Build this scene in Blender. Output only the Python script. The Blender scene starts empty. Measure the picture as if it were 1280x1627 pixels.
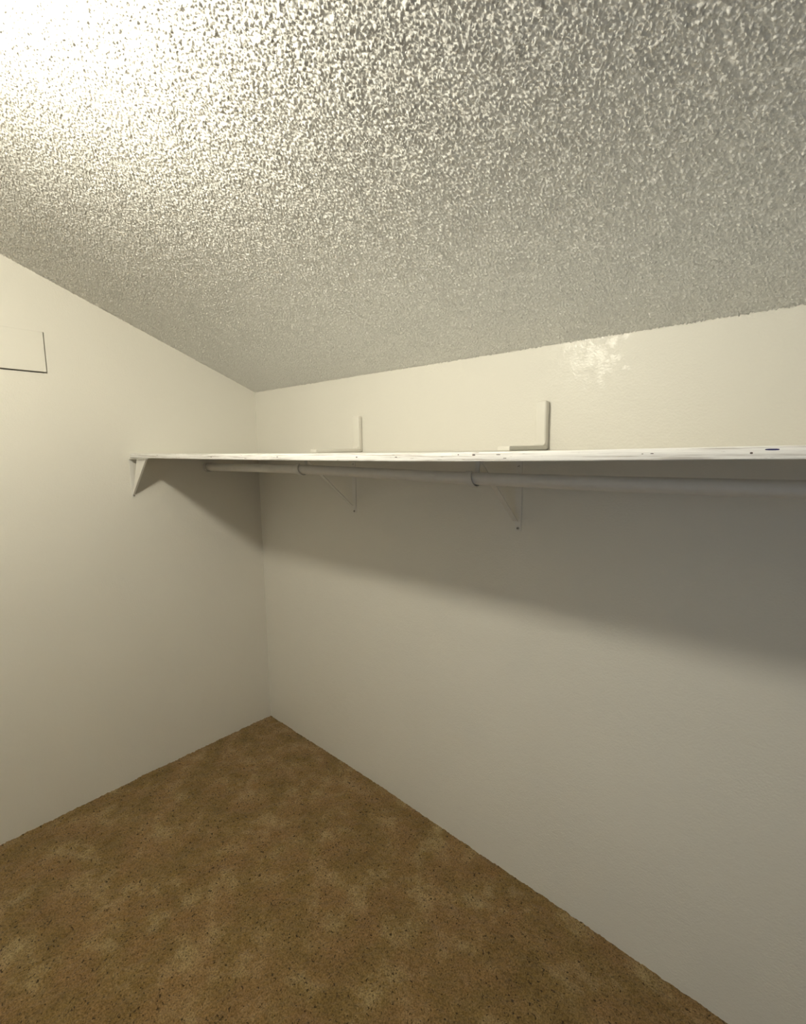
import bpy, bmesh, math, random
import numpy as np
from mathutils import Vector, Matrix

C = bpy.context.scene.collection
scene = bpy.context.scene
rng = np.random.default_rng(7)
random.seed(7)

# ---------------------------------------------------------------- camera
YAW, PITCH, ROLL = 0.711972, 0.1263, -0.0111477
CAM = Vector((2.48649, -1.58296, 1.6465))
fw = Vector((-math.sin(YAW)*math.cos(PITCH), math.cos(YAW)*math.cos(PITCH), -math.sin(PITCH)))
r0 = Vector((math.cos(YAW), math.sin(YAW), 0)); u0 = r0.cross(fw)
rt = math.cos(ROLL)*r0 + math.sin(ROLL)*u0
up = -math.sin(ROLL)*r0 + math.cos(ROLL)*u0
cam = bpy.data.cameras.new('camera'); cam_o = bpy.data.objects.new('camera', cam); C.objects.link(cam_o)
cam.sensor_fit = 'HORIZONTAL'; cam.sensor_width = 36; cam.lens = 36*756.43/1280
cam.clip_start = 0.01; cam.clip_end = 50
m = Matrix((rt, up, -fw)).transposed().to_4x4(); m.translation = CAM
cam_o.matrix_world = m
scene.camera = cam_o

# ---------------------------------------------------------------- light and exposure
LAMP = Vector((1.47, -1.60, 2.375))       # centre of the ceiling lamp's globe
LAMP_R = 0.065
LAMP_STRENGTH = 325.0
LAMP_COLOR = (1.0, 0.945, 0.775)
scene.view_settings.view_transform = 'Standard'
scene.view_settings.look = 'None'
scene.view_settings.gamma = 1
scene.view_settings.exposure = 0.0
scene.view_settings.use_curve_mapping = False
w = bpy.data.worlds.new('world'); scene.world = w; w.use_nodes = True
w.node_tree.nodes['Background'].inputs[0].default_value = (0.55, 0.62, 0.75, 1)
w.node_tree.nodes['Background'].inputs[1].default_value = 0.1
# daylight of the neighbouring room, coming in through the open doorway
dl = bpy.data.lights.new('doorway_daylight', 'AREA'); dl.shape = 'RECTANGLE'; dl.size = 0.8; dl.size_y = 1.9
dl.energy = 4.4; dl.color = (0.55, 0.75, 1.0)
dlo = bpy.data.objects.new('doorway_daylight', dl); C.objects.link(dlo)
dlo.location = (2.55, -2.75, 1.05); dlo.rotation_euler = (math.radians(90), 0, 0)

# ---------------------------------------------------------------- dimensions
XR, YB = 4.20, -2.30          # room: x 0..XR, y YB..0
ZC, SL = 1.997, 0.3975        # ceiling height over the shelf wall, its rise per metre
CEIL = lambda y: ZC - SL*y

# ---------------------------------------------------------------- material helpers
def mat(name, color, rough=0.6, spec=0.5):
    ma = bpy.data.materials.new(name); ma.use_nodes = True
    b = ma.node_tree.nodes['Principled BSDF']
    b.inputs['Base Color'].default_value = (*color, 1)
    b.inputs['Roughness'].default_value = rough
    b.inputs['Specular IOR Level'].default_value = spec
    return ma
def nodes(ma): return ma.node_tree.nodes, ma.node_tree.links, ma.node_tree.nodes['Principled BSDF']
def noise(N, L, vec, scale, detail=2, rough=0.5):
    n = N.new('ShaderNodeTexNoise'); n.inputs['Scale'].default_value = scale
    n.inputs['Detail'].default_value = detail; n.inputs['Roughness'].default_value = rough
    L.new(vec, n.inputs['Vector']); return n.outputs['Fac']
def ramp(N, L, fac, stops):
    r = N.new('ShaderNodeValToRGB'); e = r.color_ramp.elements
    while len(e) < len(stops): e.new(0.5)
    for el, (p, c) in zip(e, stops): el.position = p; el.color = (*c, 1)
    L.new(fac, r.inputs[0]); return r.outputs[0]
def math_n(N, L, op, a, b=None):
    n = N.new('ShaderNodeMath'); n.operation = op
    for i, v in enumerate((a, b)):
        if v is None: continue
        if isinstance(v, (int, float)): n.inputs[i].default_value = v
        else: L.new(v, n.inputs[i])
    return n.outputs[0]
def mixc(N, L, fac, a, b):
    n = N.new('ShaderNodeMix'); n.data_type = 'RGBA'
    for i, v in ((0, fac), (6, a), (7, b)):
        if isinstance(v, (int, float)): n.inputs[i].default_value = v
        elif isinstance(v, tuple): n.inputs[i].default_value = (*v, 1)
        else: L.new(v, n.inputs[i])
    return n.outputs[2]
def bump(N, L, b, height, strength, dist):
    n = N.new('ShaderNodeBump'); n.inputs['Strength'].default_value = strength
    n.inputs['Distance'].default_value = dist
    L.new(height, n.inputs['Height']); L.new(n.outputs[0], b.inputs['Normal'])

# painted drywall: orange-peel bump, eggshell paint with patchy gloss
def wall_material(name, col, gloss):
    ma = mat(name, col, 0.5); N, L, b = nodes(ma)
    co = N.new('ShaderNodeTexCoord').outputs['Object']
    h = math_n(N, L, 'ADD', noise(N, L, co, 150, 3), math_n(N, L, 'MULTIPLY', noise(N, L, co, 28, 2), 1.2))
    bump(N, L, b, h, 0.30 if gloss else 0.2, 0.003)
    if gloss:
        # one shinier, uneven patch high on the wall, added to shape the lamp's highlight
        vd = N.new('ShaderNodeVectorMath'); vd.operation = 'DISTANCE'; L.new(co, vd.inputs[0]); vd.inputs[1].default_value = (1.91, 0, 1.93)
        m_ = math_n(N, L, 'ADD', math_n(N, L, 'MULTIPLY', vd.outputs['Value'], 3.2), math_n(N, L, 'MULTIPLY', noise(N, L, co, 34, 3, 0.6), 2.4))
        m_ = math_n(N, L, 'MULTIPLY', m_, 0.5)
        L.new(ramp(N, L, m_, [(0.66, (0.305,)*3), (0.73, (0.48,)*3)]), b.inputs['Roughness'])
    L.new(ramp(N, L, noise(N, L, co, 2.2, 2), [(0.3, tuple(c*0.975 for c in col)), (0.7, col)]), b.inputs['Base Color'])
    return ma
M_wall = wall_material('wall_paint', (0.83, 0.805, 0.735), True)
M_wall2 = wall_material('wall_paint_flat', (0.83, 0.805, 0.735), False)

M_wall3 = wall_material('wall_paint_low_bounce', (0.36, 0.35, 0.33), False)  # unseen walls, colour darkened to cut the light they bounce back
M_ceil = mat('textured_ceiling', (0.93, 0.92, 0.88), 0.9, 0.12)
N, L, b = nodes(M_ceil)
co = N.new('ShaderNodeTexCoord').outputs['Object']
bump(N, L, b, math_n(N, L, 'ADD', noise(N, L, co, 260, 3), noise(N, L, co, 90, 2)), 0.35, 0.003)

M_carpet = mat('brown_carpet', (0.22, 0.145, 0.06), 0.95, 0.1)
N, L, b = nodes(M_carpet)
co = N.new('ShaderNodeTexCoord').outputs['Object']
big = ramp(N, L, noise(N, L, co, 7.5, 6, 0.68), [(0.30, (0.185, 0.118, 0.036)), (0.52, (0.255, 0.168, 0.060)), (0.68, (0.40, 0.300, 0.145))])
hue = mixc(N, L, math_n(N, L, 'MULTIPLY', ramp(N, L, noise(N, L, co, 7, 3), [(0.42, (0,)*3), (0.62, (1,)*3)]), 0.40), big, (0.31, 0.175, 0.078))
tuft = ramp(N, L, noise(N, L, co, 190, 4, 0.7), [(0.36, (0.45,)*3), (0.5, (0.95,)*3), (0.66, (1.45,)*3)])
mul = N.new('ShaderNodeMix'); mul.data_type = 'RGBA'; mul.blend_type = 'MULTIPLY'; mul.inputs[0].default_value = 0.9
L.new(hue, mul.inputs[6]); L.new(tuft, mul.inputs[7])
speck = ramp(N, L, noise(N, L, co, 105, 1), [(0.655, (0,)*3), (0.71, (1,)*3)])
col = mixc(N, L, math_n(N, L, 'MULTIPLY', speck, 0.9), mul.outputs[2], (0.035, 0.022, 0.010))
L.new(col, b.inputs['Base Color'])
b.inputs['Sheen Weight'].default_value = 0.15
bump(N, L, b, noise(N, L, co, 260, 4, 0.7), 0.7, 0.006)

M_paint = mat('white_gloss_paint', (0.82, 0.80, 0.755), 0.4)
N, L, b = nodes(M_paint)
co = N.new('ShaderNodeTexCoord').outputs['Object']
bump(N, L, b, noise(N, L, co, 120, 2), 0.12, 0.002)
M_lpaint = mat('cream_paint', (0.83, 0.805, 0.735), 0.45)
M_rod = mat('painted_rod', (0.7, 0.64, 0.60), 0.45)
N, L, b = nodes(M_rod)
co = N.new('ShaderNodeTexCoord').outputs['Object']
L.new(ramp(N, L, noise(N, L, co, 25, 3), [(0.3, (0.74, 0.72, 0.68)), (0.7, (0.79, 0.77, 0.73))]), b.inputs['Base Color'])
M_board = mat('painted_board', (0.76, 0.745, 0.70), 0.55)
N, L, b = nodes(M_board)
co = N.new('ShaderNodeTexCoord').outputs['Object']
bump(N, L, b, noise(N, L, co, 45, 3), 0.12, 0.003)
M_screw = mat('screw_metal', (0.42, 0.40, 0.36), 0.5); M_screw.node_tree.nodes['Principled BSDF'].inputs['Metallic'].default_value = 0.7
M_slot = mat('dark_recess', (0.03, 0.027, 0.022), 0.8)

# painted plywood edge: plies run along x, voids in the plies, a blue pen mark
M_edge = mat('plywood_edge_paint', (0.9, 0.885, 0.86), 0.45)
N, L, b = nodes(M_edge)
co = N.new('ShaderNodeTexCoord').outputs['Object']
mp = N.new('ShaderNodeMapping'); mp.inputs['Scale'].default_value = (6, 1, 260); L.new(co, mp.inputs[0])
ply = noise(N, L, mp.outputs[0], 1.0, 4, 0.65)
base = ramp(N, L, ply, [(0.36, (0.56, 0.53, 0.50)), (0.48, (0.86, 0.845, 0.83)), (0.7, (0.93, 0.92, 0.90))])
mp2 = N.new('ShaderNodeMapping'); mp2.inputs['Scale'].default_value = (34, 1, 330); L.new(co, mp2.inputs[0])
chips = ramp(N, L, noise(N, L, mp2.outputs[0], 1.0, 2), [(0.70, (0,)*3), (0.735, (1,)*3)])
mp3 = N.new('ShaderNodeMapping'); mp3.inputs['Scale'].default_value = (1.7, 1, 1); L.new(co, mp3.inputs[0])
chips = math_n(N, L, 'MULTIPLY', chips, 0.6)
colr = mixc(N, L, chips, base, (0.22, 0.17, 0.14))
sx = N.new('ShaderNodeSeparateXYZ'); L.new(co, sx.inputs[0])
def blot(colr, x, z, rx, rz, c):
    a = math_n(N, L, 'DIVIDE', math_n(N, L, 'SUBTRACT', sx.outputs[0], x), rx)
    d = math_n(N, L, 'DIVIDE', math_n(N, L, 'SUBTRACT', sx.outputs[2], z), rz)
    a2 = math_n(N, L, 'POWER', math_n(N, L, 'ABSOLUTE', a), 3.0); d2 = math_n(N, L, 'POWER', math_n(N, L, 'ABSOLUTE', d), 3.0)
    k = math_n(N, L, 'LESS_THAN', math_n(N, L, 'ADD', a2, d2), 1.0)
    return mixc(N, L, k, colr, c)
# x along the shelf, z height of each void
for (x, z, rx, rz) in [(1.20, 1.634, .004, .0011), (1.56, 1.633, .003, .0013), (1.70, 1.633, .004, .0010),
                       (1.925, 1.6375, .0040, .0016), (1.885, 1.638, .002, .0010), (1.985, 1.638, .005, .0009), (2.0, 1.6305, .004, .0007),
                       (2.277, 1.6385, .0025, .0007), (2.262, 1.638, .0015, .0006), (2.413, 1.6385, .0018, .0015), (0.78, 1.634, .005, .0012)]:
    colr = blot(colr, x, z, rx, rz, (0.10, 0.075, 0.07))
colr = blot(colr, 2.4375, 1.6435, .0085, .0013, (0.012, 0.012, 0.09))
L.new(colr, b.inputs['Base Color'])
bump(N, L, b, ply, 0.35, 0.003)

M_globe = bpy.data.materials.new('lamp_globe'); M_globe.use_nodes = True
N, L, b = nodes(M_globe)
b.inputs['Base Color'].default_value = (0.9, 0.9, 0.85, 1)
b.inputs['Emission Color'].default_value = (*LAMP_COLOR, 1); b.inputs['Emission Strength'].default_value = LAMP_STRENGTH

# ---------------------------------------------------------------- mesh helpers
def add_box(bm, x0, x1, y0, y1, z0, z1, bevel=0.0, seg=2):
    r = bmesh.ops.create_cube(bm, size=1)
    vs = r['verts']
    for v in vs:
        v.co = Vector(((x0+x1)/2 + v.co.x*(x1-x0), (y0+y1)/2 + v.co.y*(y1-y0), (z0+z1)/2 + v.co.z*(z1-z0)))
    if bevel:
        es = list({e for v in vs for e in v.link_edges})
        bmesh.ops.bevel(bm, geom=es, offset=bevel, segments=seg, affect='EDGES', profile=0.5)
def add_prism(bm, poly, a, b_, frame):
    # poly: list of (p,q); extruded from a to b_ along the third axis; frame(p,q,t)->Vector
    A = [bm.verts.new(frame(p, q, a)) for p, q in poly]; B = [bm.verts.new(frame(p, q, b_)) for p, q in poly]
    bm.faces.new(A); bm.faces.new(B[::-1]); n = len(poly)
    for i in range(n): bm.faces.new((A[i], B[i], B[(i+1) % n], A[(i+1) % n]))
def add_tube(bm, pts, rad, seg=32, cap=True):
    rings = []
    for i, p in enumerate(pts):
        p = Vector(p); a = Vector(pts[max(i-1, 0)]); c = Vector(pts[min(i+1, len(pts)-1)])
        t = (c-a).normalized(); ref = Vector((0, 0, 1)) if abs(t.z) < 0.9 else Vector((1, 0, 0))
        s = t.cross(ref).normalized(); q = s.cross(t)
        rr = rad[i] if isinstance(rad, (list, tuple)) else rad
        rings.append([bm.verts.new(p + rr*(math.cos(k*2*math.pi/seg)*s + math.sin(k*2*math.pi/seg)*q)) for k in range(seg)])
    for A, B in zip(rings, rings[1:]):
        for k in range(seg): bm.faces.new((A[k], A[(k+1) % seg], B[(k+1) % seg], B[k]))
    if cap: bm.faces.new(rings[0][::-1]); bm.faces.new(rings[-1])
def obj(name, bm, material, parent=None, smooth=False, angle=0.7):
    bmesh.ops.recalc_face_normals(bm, faces=bm.faces)
    me = bpy.data.meshes.new(name); bm.to_mesh(me); bm.free()
    o = bpy.data.objects.new(name, me); C.objects.link(o)
    for ma in (material if isinstance(material, (list, tuple)) else [material]): me.materials.append(ma)
    if smooth:
        me.polygons.foreach_set('use_smooth', [True]*len(me.polygons))
        me.set_sharp_from_angle(angle=angle)
    if parent: o.parent = parent
    return o
def thing(name, label, cat, loc, group=None):
    o = bpy.data.objects.new(name, None); C.objects.link(o); o.location = loc; o.empty_display_size = 0.05
    o['label'] = label; o['category'] = cat
    if group: o['group'] = group
    return o
def struct(o, label=None):
    o['kind'] = 'structure'
    if label: o['label'] = label
    return o

# relief noise: band-passed random field
def field(nx, ny, dx, lo, hi, seed):
    g = np.random.default_rng(seed).standard_normal((nx, ny))
    fx = np.fft.fftfreq(nx, dx)[:, None]; fy = np.fft.rfftfreq(ny, dx)[None, :]
    f = np.hypot(fx, fy)
    band = np.exp(-(f*lo)**2) * (1 - np.exp(-(f*hi)**2))
    a = np.fft.irfft2(np.fft.rfft2(g)*band, s=(nx, ny)); return a/a.std()
def grid_mesh(name, xs, ys, Z, material):
    nx, ny = len(xs), len(ys)
    co = np.empty((nx, ny, 3), np.float32)
    co[..., 0] = xs[:, None]; co[..., 1] = ys[None, :]; co[..., 2] = Z
    i = np.arange(nx*ny).reshape(nx, ny)
    q = np.stack([i[:-1, :-1], i[1:, :-1], i[1:, 1:], i[:-1, 1:]], -1).reshape(-1, 4)
    me = bpy.data.meshes.new(name)
    me.vertices.add(nx*ny); me.vertices.foreach_set('co', co.ravel())
    me.loops.add(q.size); me.loops.foreach_set('vertex_index', q.ravel().astype(np.int32))
    me.polygons.add(len(q)); me.polygons.foreach_set('loop_start', np.arange(0, q.size, 4, dtype=np.int32))
    me.polygons.foreach_set('use_smooth', np.ones(len(q), bool))
    me.update(calc_edges=True); me.materials.append(material)
    o = bpy.data.objects.new(name, me); C.objects.link(o); return o

# ---------------------------------------------------------------- ceiling: heavy sprayed texture
d = 0.0026
xs = np.arange(-0.03, 3.0, d); fy = np.arange(-1.60, 0.03, d)
ys = np.concatenate([np.linspace(YB-0.03, -1.60, 30)[:-1], fy])
n = field(len(xs), len(fy), d, 0.0042, 0.0085, 1); n3 = field(len(xs), len(fy), d, 0.0028, 0.006, 3); n2 = field(len(xs), len(fy), d, 0.020, 0.08, 2)
h = 0.0017*n + 0.0009*np.maximum(n, 0)**1.5 + 0.0008*n3 + n2*0.0004
h = 0.88*np.clip(h, -0.0028, 0.0065)
xx = np.concatenate([xs, np.linspace(3.0, XR+0.03, 20)])
H = np.zeros((len(xx), len(ys))); H[:len(xs), len(ys)-len(fy):] = h; xs = xx
Z = (ZC - SL*ys)[None, :] - H
ceil_o = struct(grid_mesh('ceiling', xs, ys, Z, M_ceil))

# ---------------------------------------------------------------- floor: worn carpet, slightly uneven
d = 0.006
xs = np.arange(-0.02, XR+0.02, d); ys = np.arange(YB-0.02, 0.02, d)
px = np.interp(xs, [0, .348, .571, .831, 1.018, 1.279, 1.858, 2.414, 3.2], [0, -.009, -.012, -.018, -.025, -.040, -.068, -.102, -.13])
k = np.ones(21)/21; px = np.convolve(np.pad(px, 10, 'edge'), k, 'valid')
py = np.interp(-ys, [0, .135, .7, .977, 1.327, 2.4], [0, .007, .016, .016, .016, .016])
fz = px[:, None] + py[None, :]*np.exp(-xs[:, None]/0.8)
fn = field(len(xs), len(ys), d, 0.010, 0.03, 5)*0.0014 + field(len(xs), len(ys), d, 0.06, 0.2, 6)*0.0012
floor_o = struct(grid_mesh('floor', xs, ys, fz+fn, M_carpet))

# ---------------------------------------------------------------- walls
T = 0.09; ZB = -0.2
bm = bmesh.new(); add_box(bm, -T, XR+T, 0, T, ZB, ZC+0.05)
struct(obj('wall_right', bm, M_wall))
# left wall, with the opening of the access hatch
HY0, HY1, HZ0, HZ1 = -1.40, -0.990, 1.990, 2.158
bm = bmesh.new()
def gable(bm, poly):   # poly in (y, z)
    add_prism(bm, poly, -T, 0, lambda p, q, t: Vector((t, p, q)))
top = lambda y: CEIL(y) + 0.05
gable(bm, [(0, ZB), (0, top(0)), (HY1, top(HY1)), (HY1, ZB)])
gable(bm, [(HY0, ZB), (HY0, top(HY0)), (YB-T, top(YB-T)), (YB-T, ZB)])
gable(bm, [(HY1, HZ1), (HY1, top(HY1)), (HY0, top(HY0)), (HY0, HZ1)])
gable(bm, [(HY1, ZB), (HY1, HZ0), (HY0, HZ0), (HY0, ZB)])
struct(obj('wall_left', bm, M_wall2))
bm = bmesh.new()
add_prism(bm, [(0, ZB), (0, top(0)), (YB-T, top(YB-T)), (YB-T, ZB)], XR, XR+T, lambda p, q, t: Vector((t, p, q)))
struct(obj('wall_front', bm, M_wall3))
# back wall with the doorway the picture is taken from
bm = bmesh.new()
add_box(bm, 0, 2.15, YB-T, YB, ZB, top(YB)); add_box(bm, 2.95, XR, YB-T, YB, ZB, top(YB)); add_box(bm, 2.15, 2.95, YB-T, YB, 2.03, top(YB))
struct(obj('wall_back', bm, M_wall3))

# ---------------------------------------------------------------- shelf
SD = 0.696; ST = 0.0205
def shelf_top(x, y):
    f = np.interp(x, [0, .18, .8, 1.2, 1.72, 1.84, 2.15, 2.24, 2.47, 3.15], [1.652, 1.6500, 1.6455, 1.6435, 1.6425, 1.6430, 1.6455, 1.6470, 1.6495, 1.654])
    bk = 1.6455
    t = min(max(-y/SD, 0), 1); return f*t + bk*(1-t)
bm = bmesh.new()
NX = 64; prof = []
for i in range(NX+1):
    x = 0.001 + (XR-0.002)*i/NX; row = []
    for (y, dz) in [(-0.002, 0), (-0.35, 0), (-SD+0.0025, 0), (-SD+0.0006, -0.0007), (-SD, -0.0025), (-SD, -ST+0.0025), (-SD+0.0006, -ST+0.0007), (-SD+0.0025, -ST), (-0.35, -ST), (-0.002, -ST)]:
        row.append(bm.verts.new((x, y, shelf_top(x, y)+dz)))
    prof.append(row)
for A, B in zip(prof, prof[1:]):
    n_ = len(A)
    for k in range(n_):
        f = bm.faces.new((A[k], A[(k+1) % n_], B[(k+1) % n_], B[k]))
        if k in (3, 4, 5): f.material_index = 1
bm.faces.new(prof[0]); bm.faces.new(prof[-1][::-1])
shelf = obj('closet_shelf', bm, [M_board, M_edge], smooth=True, angle=1.2)
shelf['label'] = 'long white-painted plywood shelf with chipped ply edge along the right wall'; shelf['category'] = 'shelf'

# ---------------------------------------------------------------- hanging rod
RY = -0.312
def rod_z(x): return float(np.interp(x, [0, .77, 1.25, 1.69, 2.14, 2.48, 3.15], [1.5755, 1.577, 1.568, 1.5595, 1.5585, 1.5600, 1.563]))
RR = 0.0195
t = thing('closet_rod', 'long round grey-white hanging rod running beneath the shelf', 'closet rod', (0.0, RY, rod_z(0)))
def local(o_parent, o):   # keep world placement under an Empty that is only translated
    o.parent = o_parent; o.matrix_parent_inverse = Matrix.Translation(-o_parent.location); return o
bm = bmesh.new()
xsr = [0.004 + (XR-0.008)*i/40 for i in range(41)]
zz = [sum(rod_z(x+q*0.1) for q in (-2, -1, 0, 1, 2))/5 for x in xsr]
add_tube(bm, [(x, RY, z) for x, z in zip(xsr, zz)], RR, 40)
local(t, obj('pole', bm, M_rod, smooth=True))
bm = bmesh.new()   # open-topped cup that carries the end of the rod on the left wall
outer = [(RY+0.0275*math.sin(a), rod_z(0)+0.0275*math.cos(a)) for a in np.linspace(math.radians(35), math.radians(325), 30)]
inner = [(RY+0.0235*math.sin(a), rod_z(0)+0.0235*math.cos(a)) for a in np.linspace(math.radians(325), math.radians(35), 30)]
add_prism(bm, outer+inner, 0.001, 0.016, lambda p, q, s: Vector((s, p, q)))
local(t, obj('rod_socket', bm, M_rod))

# ---------------------------------------------------------------- brackets under the shelf
def screw(bm, bs, c, axis, r=0.0045):
    add_tube(bm, [Vector(c), Vector(c)+Vector(axis)*0.0015, Vector(c)+Vector(axis)*0.0028], [r, r, r*0.6], 16)
def bracket(x, zt, label, group, hook=True, arm=0.31, leg=0.272, bt=0.285, bb=0.022, bz=0.232, inner=0.0, frame=None, w=0.026, screws=(0.036, 0.262)):
    """frame(u, v, z): u out from the wall, v sideways, z up; zt underside of the shelf."""
    t = thing('shelf_bracket', label, 'bracket', frame(0, 0, zt-leg), group)
    P = lambda u, v, z: frame(u, v, z)
    def box(name, u0, u1, v0, v1, z0, z1, m_=M_paint, bev=0.0006):
        bm = bmesh.new(); add_box(bm, u0, u1, v0, v1, z0, z1, bev)
        for v in bm.verts: v.co = P(*v.co)
        return local(t, obj(name, bm, m_))
    lg = box('wall_leg', 0.0003, 0.0022, -w/2, w/2, zt-leg, zt-0.0003)
    box('arm', 0.0036, arm, -w/2, w/2, zt-0.0036, zt-0.0004)
    # stiffening plate between arm, leg and the outer brace line
    bm = bmesh.new()
    if inner: poly = [(0.0036, zt-bz-0.004), (inner, zt-0.0037), (bt, zt-0.0037), (0.0036, zt-bz-0.022)]
    else: poly = [(0.0036, zt-0.0037), (bt, zt-0.0037), (bb, zt-bz), (0.0036, zt-bz-0.018)]
    add_prism(bm, poly, -0.0012, 0.0012, lambda p, q, s: P(p, s, q))
    if inner: local(t, obj('web', bm, M_paint))
    else: bm.free()
    # brace flange along the slanted edge
    bm = bmesh.new()
    a = Vector((bt, zt-0.0037)); c = Vector((bb if not inner else 0.004, zt-bz-(0.022 if inner else 0)))
    dv = (a-c).normalized(); nn = Vector((dv.y, -dv.x))
    pts = [c, a, a+nn*0.0022, c+nn*0.0022]
    wb = w*0.40
    if not hook: wb = w*0.22
    add_prism(bm, [(q.x, q.y) for q in pts], -wb, wb, lambda p, q, s: P(p, s, q))
    local(t, obj('brace', bm, M_paint))
    for sdz in screws:
        bm = bmesh.new(); c0 = P(0.0035, 0.0, zt-sdz); ax = (P(1, 0, 0)-P(0, 0, 0))
        screw(bm, None, c0, ax, 0.0048)
        s = local(t, obj('screw', bm, M_paint if sdz < 0.1 else M_screw, smooth=True))
        bm = bmesh.new(); cc = c0 + ax*0.0029
        sv = (P(0, 1, 0)-P(0, 0, 0)); up_ = Vector((0, 0, 1))
        for dd in (sv+up_*0.6, ):
            dd = dd.normalized(); e = dd.cross(ax).normalized()
            q = [cc+dd*0.0036+e*0.0006, cc+dd*0.0036-e*0.0006, cc-dd*0.0036-e*0.0006, cc-dd*0.0036+e*0.0006]
            A = [bm.verts.new(v) for v in q]; B = [bm.verts.new(v+ax*0.0003) for v in q]
            bm.faces.new(A); bm.faces.new(B[::-1])
            for i in range(4): bm.faces.new((A[i], B[i], B[(i+1) % 4], A[(i+1) % 4]))
        sl = obj('screw_slot', bm, M_slot)
        sl.parent = s
    if hook:   # strap that comes down from the arm's end, round the front of the rod and under it
        u0, z0 = -RY, rod_z(x); R1, R2 = RR+0.0028, RR+0.0062
        angs = np.linspace(math.radians(-72), math.radians(165), 34)   # 0 = front, + = below
        up_o = [(u0+R2*math.cos(a), z0-R2*math.sin(a)) for a in angs]; up_i = [(u0+R1*math.cos(a), z0-R1*math.sin(a)) for a in angs[::-1]]
        bm = bmesh.new(); add_prism(bm, up_o+up_i, -w*0.42, w*0.42, lambda p, q, s: P(p, s-(q-z0)*0.28, q))
        ztop = zt-0.0037
        # strut from the brace to the back of the hook
        a1 = angs[-1]; hb = (u0+R2*math.cos(a1), z0-R2*math.sin(a1))
        hp = [hb, (hb[0]+0.004, hb[1]+0.001), (hb[0]-0.006, ztop), (hb[0]-0.010, ztop)]
        add_prism(bm, hp, -w*0.3, w*0.3, lambda p, q, s: P(p, s, q))
        local(t, obj('rod_hook', bm, M_rod))
    return t
def back_frame(x0): return lambda u, v, z: Vector((x0+v, -u, z))
def zt_at(x): return 1.6455-ST
g = 'metal brackets on the right wall under the shelf'
for x0, lab in [(0.812, 'white metal shelf-and-rod bracket under the shelf, nearer the room corner'),
                (1.678, 'white metal shelf-and-rod bracket under the shelf, farther from the room corner')]:
    zt = 1.6455-ST-0.0003
    fr = back_frame(x0)
    bracket(x0, zt, lab, g, frame=fr)
y0 = -0.694
left_frame = lambda u, v, z: Vector((u, y0-v, z))
bracket(0, 1.6500-ST-0.0008, 'small white triangular bracket holding the shelf end on the left wall', None, hook=False, arm=0.19, leg=0.188,
        bt=0.183, bz=0.150, inner=0.075, frame=left_frame, w=0.018, screws=(0.178,))

# ---------------------------------------------------------------- L brackets standing on the shelf
g = 'L-shaped brackets on top of the shelf'
for x0, lab in [(0.856, 'cream L-shaped bracket standing on the shelf, nearer the room corner'),
                (1.766, 'cream L-shaped bracket standing on the shelf, farther from the room corner')]:
    zb = 1.6470; t = thing('angle_bracket', lab, 'bracket', (x0, 0, zb), g)
    hw = 0.021; th = 0.016; hgt = 0.166; ln = 0.277
    # one bent profile in (u, z); vertical leg on the wall, foot on the shelf
    zf = float(shelf_top(x0, -ln)) + 0.0004
    bm = bmesh.new(); add_box(bm, x0-hw, x0+hw, -0.0265, -0.0005, zb+0.0005, zb+hgt, 0.0075, 5)
    local(t, obj('upright', bm, M_lpaint, smooth=True))
    bm = bmesh.new(); add_box(bm, x0-hw, x0+hw, -ln, -th*0.6, zb, zb+th*0.95, 0.0035, 3)
    for v in bm.verts: v.co.z += (zf-zb)*min(max(-v.co.y/ln, 0), 1)
    # fillet in the bend
    fil = [(th*0.5, zb+th*0.5)] + [(0.026+0.014-0.014*math.sin(a), zb+th*0.95+0.014-0.014*math.cos(a)) for a in np.linspace(0, math.pi/2, 8)]
    add_prism(bm, fil, -hw+0.003, hw-0.003, lambda p, q, s: Vector((x0+s, -p, q)))
    local(t, obj('foot', bm, M_lpaint, smooth=True))

# ---------------------------------------------------------------- access hatch in the left wall
bm = bmesh.new(); add_box(bm, -0.022, 0.0015, HY0+0.0006, HY1-0.0038, HZ0+0.0060, HZ1-0.0006, 0.0008)
t = thing('access_panel', 'flat cream-painted rectangular cover panel high on the left wall', 'panel', (0, (HY0+HY1)/2, HZ0))
local(t, obj('cover_board', bm, M_wall2))
bm = bmesh.new(); add_box(bm, -0.05, -0.045, HY0+0.0006, HY1-0.0006, HZ0+0.0006, HZ1-0.0006)
add_box(bm, -0.045, -0.0225, -1.22, -1.18, HZ0+0.03, HZ1-0.03)
local(t, obj('backing_board', bm, M_slot))

# ---------------------------------------------------------------- ceiling lamp (above the frame)
t = thing('ceiling_lamp', 'globe lamp on the sloped ceiling above and left of the camera', 'lamp', (LAMP.x, LAMP.y, CEIL(LAMP.y)))
zc = CEIL(LAMP.y)
bm = bmesh.new(); bmesh.ops.create_uvsphere(bm, u_segments=40, v_segments=24, radius=LAMP_R, matrix=Matrix.Translation(LAMP))
local(t, obj('globe', bm, M_globe, smooth=True))
bm = bmesh.new(); add_tube(bm, [(LAMP.x, LAMP.y, zc+0.02), (LAMP.x, LAMP.y, zc-0.03), (LAMP.x, LAMP.y, zc-0.04)], [0.065, 0.065, 0.03], 32)
add_tube(bm, [(LAMP.x, LAMP.y, zc-0.03), (LAMP.x, LAMP.y, LAMP.z+LAMP_R+0.004)], 0.022, 24)
local(t, obj('lamp_base', bm, M_paint, smooth=True))
